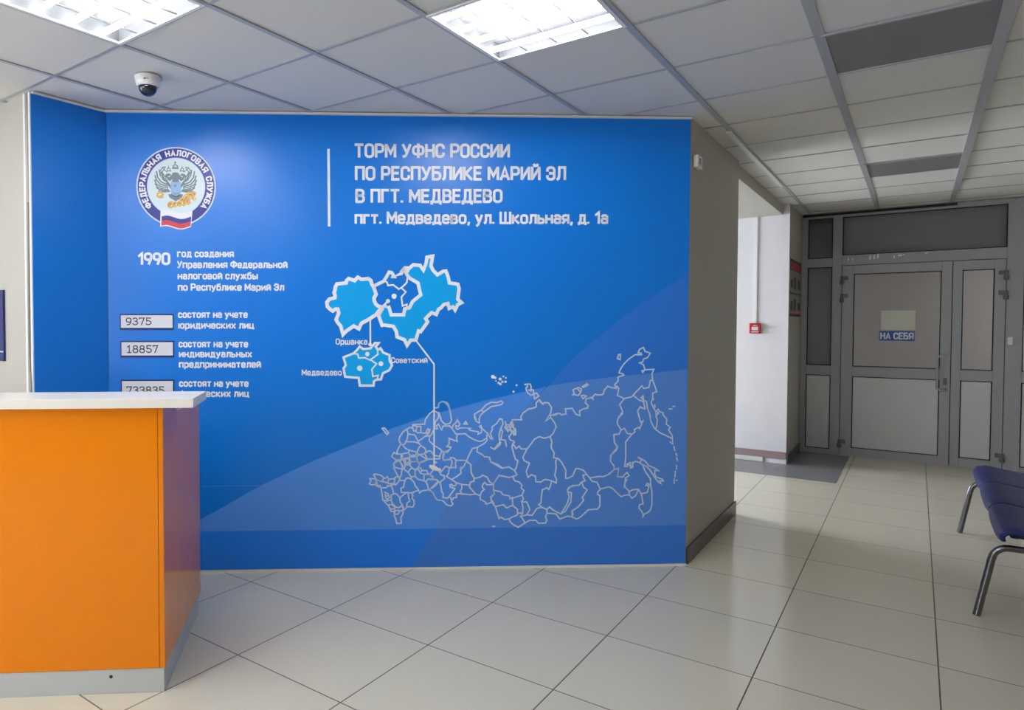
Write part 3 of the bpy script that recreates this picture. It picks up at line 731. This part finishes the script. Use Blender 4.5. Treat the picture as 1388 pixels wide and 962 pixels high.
for p, r in (((75, 100), 3.4), ((105, 112), 2.4), ((170, 130), 2.8), ((213, 96), 1.7), ((245, 115), 1.6), ((115, 155), 1.4), ((150, 180), 2.2), ((175, 195), 2.4), ((200, 165), 2.2), ((240, 165), 2.2), ((384, 210), 1.9), ((345, 295), 2.0), ((175, 650), 1.6), ((310, 700), 1.6), ((365, 850), 1.6), ((500, 200), 1.3)):
    MB().disc(*uv(660 + p[0] * k1, 500 + p[1] * k1), r * PX * 0.8, B0 + 0.0016, 8).build('island', M['print'], cm)
MB().disc(*uv(544.6, 618), 1.8 * PX, B0 + 0.0016, 12).build('marked_region', M['print'], cm)

# ------------------------------------------------------------------ number cards in clear pockets, on the mural
def number_card(x0, y0, x1, y1, txt, dx0, dx1, dy0, dy1, label):
    a, b = uv(x0, y1), uv(x1, y0)
    base = W0 + WD * a[0] + WN * (B0 + 0.0012) + Vector((0, 0, a[1]))
    r = tag(empty('number_card', base, WANG), label, 'card', 'paper number cards on the mural')
    w, h = b[0] - a[0], b[1] - a[1]
    MB().box(-0.006, w + 0.006, -0.002, 0, -0.012, h + 0.008).build('pocket', M['navy_dark'], r)
    MB().box(0, w, -0.0035, -0.0021, 0, h).build('card', M['paper'], r)
    t = MB()
    pl = lambda px, py: (lambda q: (q[0] - a[0], q[1] - a[1]))(uv(px, py))
    text_line(t, txt, dx0, dx1, dy0, dy1, 0.13, 0.0043, D, pl, gap=0.2)
    t.build('figures', M['ink'], r)
M['navy_dark'] = mat('navy_pocket', (18, 44, 110), 0.3)
M['paper'] = mat('white_paper', (226, 228, 240), 0.6, noise=0.01)
M['ink'] = mat('dark_ink', (70, 66, 72), 0.7)
number_card(164.5, 427.2, 234.2, 444.2, '9375', 171.2, 205.6, 430.2, 440.8, 'white paper card reading 9375, topmost of three on the blue mural')
number_card(165.4, 463.6, 234.6, 481.6, '18857', 172.4, 215, 467.6, 478.4, 'white paper card reading 18857, middle one of three on the blue mural')
number_card(166, 516, 234.8, 535, '733835', 172, 223.4, 523.2, 534, 'white paper card half hidden by the counter top, lowest of three')

# ------------------------------------------------------------------ reception counter
CANG = math.atan2(0.564, -0.521) - pi / 2               # the side runs away from the front corner
CO = Vector((-2.292, 1.552, 0))
cd = Vector((cos(CANG), sin(CANG), 0))
counter = tag(empty('reception_counter', CO, CANG), 'orange reception counter with white top and grey plinth in front of the mural', 'counter')
CL = 2.6                                                # length, running to the left
MB().box(-CL, -0.004, 0.004, 0.74, 0.0, 0.096).build('plinth', M['plinth'], counter, bevel=0.002)
MB().box(-CL, -0.022, 0.0, 0.018, 0.098, 1.129).build('front_panel', M['orange'], counter, bevel=0.0015)
MB().box(-0.020, 0.0, -0.001, 0.235, 0.098, 1.129).box(-0.020, 0.0, 0.2351, 0.768, 0.098, 1.085).build('side_panel', M['orange'], counter, bevel=0.0015)
MB().box(-CL, -0.022, 0.72, 0.738, 0.098, 0.74).build('back_panel', M['orange'], counter)
MB().box(-CL, -0.022, 0.40, 0.735, 0.745, 0.77).build('worktop', M['counter_white'], counter, bevel=0.002)
MB().box(-CL, -0.022, 0.21, 0.228, 0.775, 1.129).build('inner_panel', M['counter_white'], counter)
ctop = MB()
ctop.box(-CL, 0.125, -0.043, 0.245, 1.1315, 1.1675)
ctop.build('counter_top', M['counter_white'], counter, bevel=0.0015)
MB().lathe([(0.0001, 0.002), (0.006, 0.002), (0.007, 0.0)], 12, (0, 0, 0)).build('plinth_screw', M['dark_metal'], counter, loc=(-0.21, 0.0035, 0.068)).rotation_euler = (pi / 2, 0, 0)

# ------------------------------------------------------------------ ceiling lights
def lamp_proto(lit):
    r = empty('ceiling_light', (0, 0, 0))
    a, b = 0.297, 0.280
    fr = MB()
    fr.box(-a, a, -a, -b, -0.004, 0.004).box(-a, a, b, a, -0.004, 0.004).box(-a, -b, -b, b, -0.004, 0.004).box(b, a, -b, b, -0.004, 0.004)
    fr.build('frame', M['white_metal'] if lit else M['tee'], r, bevel=0.001)
    MB().box(-b, b, -b, b, 0.062, 0.066).box(-b - 0.003, -b, -b, b, 0.004, 0.066).box(b, b + 0.003, -b, b, 0.004, 0.066).box(-b, b, -b - 0.003, -b, 0.004, 0.066).box(-b, b, b, b + 0.003, 0.004, 0.066).build('housing', M['alu'] if lit else M['tube_off'], r)
    if lit:
        for k in range(4):
            y = -0.204 + 0.136 * k
            MB().tube([(-0.274, y, 0.0165), (0.274, y, 0.0165)], 0.0115, 12).build('tube', M['tube_lit'], r)
        lv = MB()
        for k in range(3):
            x = -0.14 + 0.14 * k
            lv.box(x - 0.0015, x + 0.0015, -b, b, 0.0, 0.005)
        lv.build('louvre', M['alu'], r)
    else:
        MB().box(-b, b, -b, b, 0.001, 0.006).build('diffuser', M['tube_off'], r)
    return r
lit0, off0 = lamp_proto(True), lamp_proto(False)
lab = {(1, -1): 'lit square ceiling light above the reception counter, at the upper left', (3, 1): 'lit square ceiling light with four tubes above the mural heading',
       (3, -3): 'lit square ceiling light behind the viewer', (-2, -5): 'lit square ceiling light far to the left, out of view',
       (1, -3): 'lit square ceiling light overhead to the left of the viewer',
       (1, -6): 'lit square ceiling light behind the viewer, over the left window',
       (3, -6): 'lit square ceiling light behind the viewer, over the right window',
       (5, 3): 'unlit grey ceiling light, the nearer and larger of the two dark ones', (5, 8): 'unlit grey ceiling light near the double door, the farther one'}
for n, k in enumerate(LIT):
    o = lit0 if n == 0 else copy_tree(lit0)
    o.location = (OX + T * (k[0] + 0.5), OY + T * (k[1] + 0.5), HC)
    tag(o, lab[k], 'ceiling light', 'lit ceiling lights')
for n, k in enumerate(OFF):
    o = off0 if n == 0 else copy_tree(off0)
    o.location = (OX + T * (k[0] + 0.5), OY + T * (k[1] + 0.5), HC)
    tag(o, lab[k], 'ceiling light', 'unlit ceiling lights')

# ------------------------------------------------------------------ dome camera on the ceiling
dome = tag(empty('dome_camera', (-2.985, 1.95, HC)), 'white dome security camera hanging from the ceiling above the emblem', 'camera')
MB().lathe([(0.0001, 0.0), (0.060, 0.0), (0.063, -0.004), (0.063, -0.010), (0.060, -0.014), (0.060, -0.020), (0.056, -0.040), (0.049, -0.052), (0.046, -0.052), (0.046, -0.046), (0.0001, -0.046)], 48).build('housing', M['white'], dome)
M['dome'] = mat('dark_dome_plastic', (26, 30, 46), 0.08, noise=0, coat=0.5)
MB().lathe([(0.044, -0.048)] + [(0.044 * cos(a), -0.052 - 0.044 * sin(a)) for a in (pi / 2 * k / 10 for k in range(10))] + [(0.0001, -0.096)], 40).build('dome', M['dome'], dome)
mk = MB()
ca = math.atan2(-1.95, 2.985) - 0.25
for a, w, h in ((0.0, 0.004, 0.004), (0.10, 0.004, 0.0015), (0.19, 0.006, 0.0015)):
    p = Vector((cos(ca + a), sin(ca + a), 0)); q = Vector((-p.y, p.x, 0))
    c0 = p * 0.0588 + Vector((0, 0, -0.028))
    mk.add([c0 - q * w + Vector((0, 0, -h)), c0 + q * w + Vector((0, 0, -h)), c0 + q * w + Vector((0, 0, h)) + p * .001, c0 - q * w + Vector((0, 0, h)) + p * .001], [(0, 1, 2, 3)])
mk.build('maker_mark', M['ink'], dome)

# ------------------------------------------------------------------ glazed door partition at the end
DY = 9.06
door = empty('door_1', (0, DY, 0), **S)
fr = MB()
def bar(x0, x1, z0, z1, y0=0.0, y1=0.06):
    fr.box(x0, x1, y0, y1, z0, z1, 0.003)
bar(-1.026, -0.968, 0, 2.674)
bar(-0.735, -0.648, 0, 2.674, -0.004)
for z0, z1 in ((0, 0.057), (0.883, 0.989), (2.083, 2.180), (2.624, 2.674)):
    bar(-0.968, -0.735, z0, z1)
bar(-0.648, 0.680, 2.094, 2.202)
bar(-0.648, 0.680, 2.624, 2.674)
bar(0.680, 0.800, 0, 2.674, -0.004)
for z0, z1 in ((0, 0.057), (0.883, 0.989), (2.083, 2.202), (2.624, 2.674)):
    bar(0.800, 1.25, z0, z1)
bar(1.25, 1.37, 0, 2.674)
for z0, z1 in ((0, 0.057), (0.883, 0.989), (2.083, 2.202), (2.624, 2.674)):
    bar(1.37, 3.598, z0, z1)
bar(2.40, 2.52, 0.057, 2.624)
fr.build('frame', M['frame'], door)
def gasket(x0, x1, z0, z1, parent, y=-0.0012, t=0.008):
    g = MB()
    g.box(x0, x1, y, y + 0.02, z0, z0 + t).box(x0, x1, y, y + 0.02, z1 - t, z1).box(x0, x0 + t, y, y + 0.02, z0 + t, z1 - t).box(x1 - t, x1, y, y + 0.02, z0 + t, z1 - t)
    return g.build('gasket', M['seam'], parent)
def pane(x0, x1, z0, z1, parent, kind, y=0.012):
    e = 0.001
    nm = 'glass_pane' if kind == 'glass' else 'infill_panel'
    MB().box(x0 + 0.005, x1 - 0.005, y, y + (0.006 if kind == 'glass' else 0.02), z0 + 0.005, z1 - 0.005).build(nm, M[kind], parent)
    gasket(x0 + e, x1 - e, z0 + e, z1 - e, parent, y - 0.006)
for x0, x1 in ((-0.968, -0.735), (0.800, 1.25), (1.37, 2.40), (2.52, 3.598)):
    pane(x0, x1, 0.057, 0.883, door, 'panel')
    pane(x0, x1, 0.989, 2.083, door, 'glass')
    pane(x0, x1, 2.180 if x0 < 0 else 2.202, 2.624, door, 'glass')
pane(-0.648, 0.680, 2.202, 2.624, door, 'glass')
def leaf(x0, x1, gx0, gx1, y):
    r = MB()
    for a in ((x0, gx0, 0.008, 2.088), (gx1, x1, 0.008, 2.088), (gx0, gx1, 0.008, 0.096), (gx0, gx1, 0.882, 0.988), (gx0, gx1, 1.995, 2.088)):
        r.box(a[0], a[1], y, y + 0.055, a[2], a[3], 0.0025)
    o = r.build('door_leaf', M['frame'], door)
    pane(gx0, gx1, 0.096, 0.882, o, 'panel', y + 0.012)
    pane(gx0, gx1, 0.988, 1.995, o, 'glass', y + 0.012)
    # dark closing seam round the leaf
    s = MB()
    s.box(x0 - 0.004, x0, y + 0.02, y + 0.05, 0.008, 2.09).box(x1, x1 + 0.004, y + 0.02, y + 0.05, 0.008, 2.09).box(x0, x1, y + 0.02, y + 0.05, 2.088, 2.092)
    s.build('seal', M['seam'], o)
    return o
def hinge(x, z, parent, y, sgn):
    h = MB()
    h.tube([(x, y - 0.016, z - 0.045), (x, y - 0.016, z + 0.045)], 0.012, 12)
    h.box(min(x, x + sgn * 0.055), max(x, x + sgn * 0.055), y - 0.012, y - 0.0005, z + 0.002, z + 0.044, 0.003)
    h.box(x - 0.022, x + 0.022, y - 0.010, y - 0.0005, z - 0.044, z - 0.004, 0.003)
    h.build('hinge', M['hinge'], parent)
M['hinge'] = mat('hinge_metal', (108, 110, 114), 0.35, noise=0.02)
L1 = leaf(-0.642, 0.275, -0.540, 0.193, -0.012)
L2 = leaf(0.281, 0.674, 0.353, 0.593, -0.006)
for z in (1.93, 1.735, 0.135):
    hinge(-0.645, z, L1, -0.012, 1)
    hinge(0.677, z, L2, -0.006, -1)
hd_ = MB()
hx = 0.172
hd_.tube([(0.235, -0.013, 1.125), (0.235, -0.052, 1.125), (0.215, -0.062, 1.125), (0.185, -0.066, 1.123), (hx, -0.066, 1.105), (hx, -0.066, 0.80), (0.185, -0.066, 0.782), (0.215, -0.062, 0.78), (0.235, -0.052, 0.78), (0.235, -0.013, 0.78)], 0.012, 12)
hd_.lathe([(0.0001, 0.0), (0.02, 0.0), (0.02, 0.006), (0.0001, 0.006)], 20, (0.0, 0, 0))
hd_.v[-80:] = [(0.235 + x, -0.0125 - z, 0.78 + y) for x, y, z in hd_.v[-80:]]
hd_.build('pull_handle', M['frame'], L1)
MB().box(0.222, 0.250, -0.020, -0.0125, 0.83, 0.90, 0.003).build('lock_plate', M['hinge'], L1)
MB().box(-1.02, 0.302, -0.006, -0.0045, 2.648, 2.6745).build('head_seal', M['seam'], door)  # dark strip paints the shadow in the gap above the frame
# paper scraps left on the transom bar
sc_ = MB()
for px, py, w, h in ((1150, 351, 2, 5), (1155.5, 351, 2, 4), (1179.5, 349, 3, 6), (1185, 348.5, 3, 6), (1190, 347, 3, 7), (1212, 347.5, 2, 5), (1220, 346, 6, 3), (1225, 345, 3, 2), (1256, 343, 5, 1.6)):
    a, b = xz(px - w / 2, py + h / 2, DY), xz(px + w / 2, py - h / 2, DY)
    sc_.add([(a[0], -0.0006, a[1]), (b[0], -0.0006, a[1] + 0.004), (b[0] - 0.003, -0.0006, b[1]), (a[0] + 0.004, -0.0006, b[1])], [(0, 1, 2, 3)])
sc_.build('tape_scraps', M['white'], door)
# vestibule behind the glass
VB = 10.9
MB().box(-1.05, 3.6, VB, VB + 0.15, 0, HC + 0.2).build('wall_vestibule', M['vest'], **S)
MB().box(-1.05, -0.69, 9.2, VB, 0, HC + 0.2).build('wall_vestibule.001', M['white_wall'], **S)  # block added behind the left panes to make them look dark
MB().box(-0.69, 3.6, 9.135, VB, 2.19, HC + 0.2).build('ceiling.003', M['white_wall'], **S)  # dropped and thickened so the transom glass shows a dark face
vl = bpy.data.lights.new('vestibule_lamp', 'POINT')  # bare point light added to brighten the view through the door glass
vl.energy = VEST; vl.shadow_soft_size = 0.12; vl.color = (0.93, 0.97, 1.0)
vo = bpy.data.objects.new('vestibule_lamp', vl); C.objects.link(vo)
vo.location = (1.9, 9.75, 1.75)

# sign and paper on the door glass
gy = DY + 0.0 - 0.0018
a, b = xz(1191.8, 461.4, DY), xz(1240, 448.6, DY)
sg = tag(empty('door_sign', ((a[0] + b[0]) / 2, DY - 0.003, a[1])), 'small blue sign with white Russian lettering on the door glass', 'sign')
M['sign_blue'] = mat('sign_blue', (24, 84, 168), 0.35)
w = (b[0] - a[0]) / 2
MB().box(-w, w, -0.002, 0.0025, 0, b[1] - a[1]).build('plate', M['sign_blue'], sg)
tx = MB()
st_, tot = text_strokes('НА СЕБЯ', gap=0.24)
hgt = b[1] - a[1]
for s in st_:
    q = [(-w * 0.9 + 1.8 * w * x / tot, hgt * 0.2 + y * hgt * 0.58) for x, y in s]
    tx.ribbon(q, hgt * 0.13, 0.0026)
tx.build('lettering', M['print'], sg)
a, b = xz(1194, 447, DY), xz(1241, 420.5, DY)
tag(MB().box(a[0], b[0], DY - 0.0028, DY - 0.0018, a[1], b[1]).build('paper_sheet', mat('grey_paper', (214, 214, 202), 0.6)), 'blank pale sheet of paper on the door glass above the blue sign', 'paper')
# little call button on the post
bt = tag(empty('push_button', (0.714, DY - 0.0045, 1.25)), 'small cream push button on the door post right of the double door', 'button')
MB().box(-0.018, 0.018, -0.016, 0, 0, 0.075, 0.003).build('body', M['cream'] if 'cream' in M else M['white'], bt)
MB().box(-0.009, 0.009, -0.02, -0.016, 0.028, 0.05, 0.001).build('key', M['white'], bt)

# ------------------------------------------------------------------ poster on the pier beside the door
po = tag(empty('wall_poster', (-1.0278, 8.16, 1.53)), 'red and grey information poster on the pier left of the double door', 'poster')
M['poster_grey'] = mat('grey_poster_print', (150, 148, 146), 0.5, noise=0.25, scale=9)
M['poster_red'] = mat('red_poster_print', (196, 52, 56), 0.5)
M['poster_dark'] = mat('dark_poster_print', (74, 66, 68), 0.5, noise=0.2, scale=12)
PW, PH = 0.84, 0.60
MB().box(0.0002, 0.004, 0, PW, 0, PH).build('sheet', M['poster_grey'], po)
MB().box(0.004, 0.0048, 0, PW, PH - 0.035, PH).box(0.004, 0.0048, 0, PW, PH - 0.115, PH - 0.10).box(0.004, 0.0048, 0, PW, 0.0, 0.022).box(0.004, 0.0048, 0, PW, 0.235, 0.252).build('dark_band', M['poster_dark'], po)
MB().box(0.004, 0.005, 0.02, PW, PH - 0.095, PH - 0.04).box(0.004, 0.005, 0, PW, 0.022, 0.034).build('red_band', M['poster_red'], po)
for y0, z0, w, h in ((0.05, 0.30, 0.14, 0.09), (0.28, 0.29, 0.18, 0.13), (0.58, 0.30, 0.18, 0.10), (0.06, 0.06, 0.16, 0.10), (0.30, 0.06, 0.16, 0.13), (0.58, 0.07, 0.2, 0.08)):
    MB().box(0.004, 0.0046, y0, y0 + w, z0, z0 + h).build('picture', M['poster_dark'], po)

# ------------------------------------------------------------------ fire alarm call point with its cable channel
al = tag(empty('fire_alarm_button', (-1.326, 8.13, 1.352)), 'red fire alarm call point on the bright white corridor wall', 'alarm')
MB().box(-0.052, 0.052, -0.035, 0, 0, 0.108, 0.006).build('body', M['red'], al)
MB().box(-0.030, 0.030, -0.037, -0.035, 0.034, 0.07).build('press_plate', M['white'], al)
MB().box(-0.034, 0.034, -0.037, -0.035, 0.012, 0.022).box(-0.02, 0.02, -0.037, -0.035, 0.082, 0.09).build('marking', M['white'], al)
tag(MB().box(-1.333, -1.315, 8.118, 8.1299, 1.462, 2.574).build('cable_channel', M['white']), 'white vertical cable channel running up from the red alarm call point', 'cable channel')
# sensor on the corridor side of the mural wall
se = tag(empty('wall_sensor', (-1.0655, 4.47, 2.395)), 'small white sensor box high on the wall end right of the mural', 'sensor')
MB().box(0, 0.03, -0.055, 0.055, 0, 0.075, 0.006).build('body', M['white'], se)
MB().box(0.03, 0.032, -0.02, 0.005, 0.022, 0.058).build('lens', M['hinge'], se)
MB().box(0.03, 0.0325, -0.012, -0.003, 0.026, 0.054).build('light_slot', M['white'], se)

# ------------------------------------------------------------------ cables, channels and a painted lit tee
tag(MB().box(-0.964, -0.936, 4.80, 6.98, HC - 0.012, HC - 0.0005).build('cable_channel', M['white']), 'white cable channel along the ceiling beside the corridor opening', 'cable channel')  # white strip stands in for window light falling on the tee
tag(MB().box(0.236, 0.280, -1.5, 7.85, HC - 0.013, HC - 0.0005).build('cable_channel', M['tee']), 'grey cable channel along the ceiling at the right, ending short of the door', 'cable channel')
tag(MB().box(-3.722, -3.700, 1.676, 1.6885, 0.0, HC - 0.002).build('cable_channel', M['white']), 'white vertical cable channel on the grey wall left of the mural', 'cable channel')
M['cable'] = mat('grey_cable', (150, 146, 138), 0.5)
tag(MB().tube([(-3.690, 1.683, 2.10), (-3.689, 1.680, 1.7), (-3.692, 1.678, 1.40), (-3.684, 1.678, 1.25), (-3.668, 1.676, 1.14), (-3.664, 1.674, 1.0), (-3.664, 1.674, 0.02)], 0.004, 8).build('cable', M['cable']), 'loose thin grey cable hanging beside the white channel at the left wall', 'cable')
# notice board at the far left edge
nb = tag(empty('notice_board', (-4.45, 1.689, 1.245)), 'dark blue notice board cut off by the left edge on the grey wall', 'notice board')
M['board'] = mat('navy_board_print', (36, 44, 112), 0.35)
MB().box(-0.45, 0.45, -0.012, 0, 0, 0.40).build('board', M['board'], nb)
MB().box(-0.45, 0.45, -0.0128, -0.012, 0.05, 0.056).box(-0.36, 0.36, -0.0128, -0.012, 0.30, 0.34).build('printed_lines', M['print_soft'], nb)

# ------------------------------------------------------------------ row of three seats at the right
bench = tag(empty('waiting_bench', (0.58, 5.40, 0)), 'row of blue padded seats on tubular steel legs at the right', 'bench')
def arcp(cx, cz, r, a0, a1, n=8):
    return [(cx + r * cos(radians(a0 + (a1 - a0) * k / n)), cz + r * sin(radians(a0 + (a1 - a0) * k / n))) for k in range(n + 1)]
for y in (-0.89, 0.83):
    p = [(-0.322, 0.0), (-0.305, 0.10), (-0.288, 0.20), (-0.272, 0.295)] + arcp(-0.205, 0.295, 0.065, 175, 92) + [(0.0, 0.362)] + arcp(0.205, 0.295, 0.065, 88, 5) + [(0.272, 0.295), (0.30, 0.15), (0.322, 0.0)]
    MB().tube([(x, y, max(z, 0.001)) for x, z in p], 0.0165, 14).build('leg_frame', M['chrome'], bench)
MB().box(-0.03, 0.03, -0.93, 0.93, 0.379, 0.409, 0.003).build('beam', M['dark_metal'], bench)
prof = [(-0.245, 0.395), (-0.250, 0.425), (-0.232, 0.452), (-0.19, 0.462), (-0.11, 0.450), (-0.02, 0.436), (0.08, 0.430), (0.15, 0.436), (0.20, 0.458), (0.232, 0.50), (0.255, 0.58), (0.285, 0.70), (0.312, 0.80), (0.322, 0.845)]
def seat_shell(y0, y1):
    t = 0.022
    n, ny = len(prof), 10
    bm = bmesh.new()
    top, bot = [], []
    for i, (x, z) in enumerate(prof):
        a = Vector(prof[max(0, i - 1)]); b = Vector(prof[min(n - 1, i + 1)])
        d = (b - a).normalized(); nn = Vector((-d.y, d.x))
        if nn.x > 0 and i > 8: nn = nn
        tr_, br_ = [], []
        for j in range(ny + 1):
            s = j / ny
            yy = y0 + (y1 - y0) * s
            e = abs(2 * s - 1) ** 4
            inset = 0.03 * (abs(2 * i / (n - 1) - 1) ** 6)
            yy = (y0 + y1) / 2 + (yy - (y0 + y1) / 2) * (1 - inset)
            crown = 0.010 * (1 - e)
            tr_.append(bm.verts.new((x + nn.x * crown, yy, z + nn.y * crown + 0.006 * e)))
            br_.append(bm.verts.new((x - nn.x * t, yy, z - nn.y * t)))
        top.append(tr_); bot.append(br_)
    for i in range(n - 1):
        for j in range(ny):
            bm.faces.new((top[i][j], top[i + 1][j], top[i + 1][j + 1], top[i][j + 1]))
            bm.faces.new((bot[i][j], bot[i][j + 1], bot[i + 1][j + 1], bot[i + 1][j]))
        bm.faces.new((top[i][0], bot[i][0], bot[i + 1][0], top[i + 1][0]))
        bm.faces.new((top[i][ny], top[i + 1][ny], bot[i + 1][ny], bot[i][ny]))
    for j in range(ny):
        bm.faces.new((top[0][j], top[0][j + 1], bot[0][j + 1], bot[0][j]))
        bm.faces.new((top[-1][j], bot[-1][j], bot[-1][j + 1], top[-1][j + 1]))
    bmesh.ops.recalc_face_normals(bm, faces=list(bm.faces))
    return bm
for k in range(3):
    y0 = -0.955 + 0.645 * k
    o = MB().bm(seat_shell(y0, y0 + 0.625), True).build('seat', M['seat'], bench)
    md = o.modifiers.new('bevel', 'BEVEL'); md.width = 0.008; md.segments = 3; md.limit_method = 'ANGLE'; md.angle_limit = radians(50)
    br = MB()
    for yy in (y0 + 0.10, y0 + 0.52):
        br.box(-0.205, 0.13, yy - 0.015, yy + 0.015, 0.408, 0.416).box(-0.20, -0.175, yy - 0.012, yy + 0.012, 0.3785 if False else 0.405, 0.436)
    br.build('bracket', M['dark_metal'], bench)
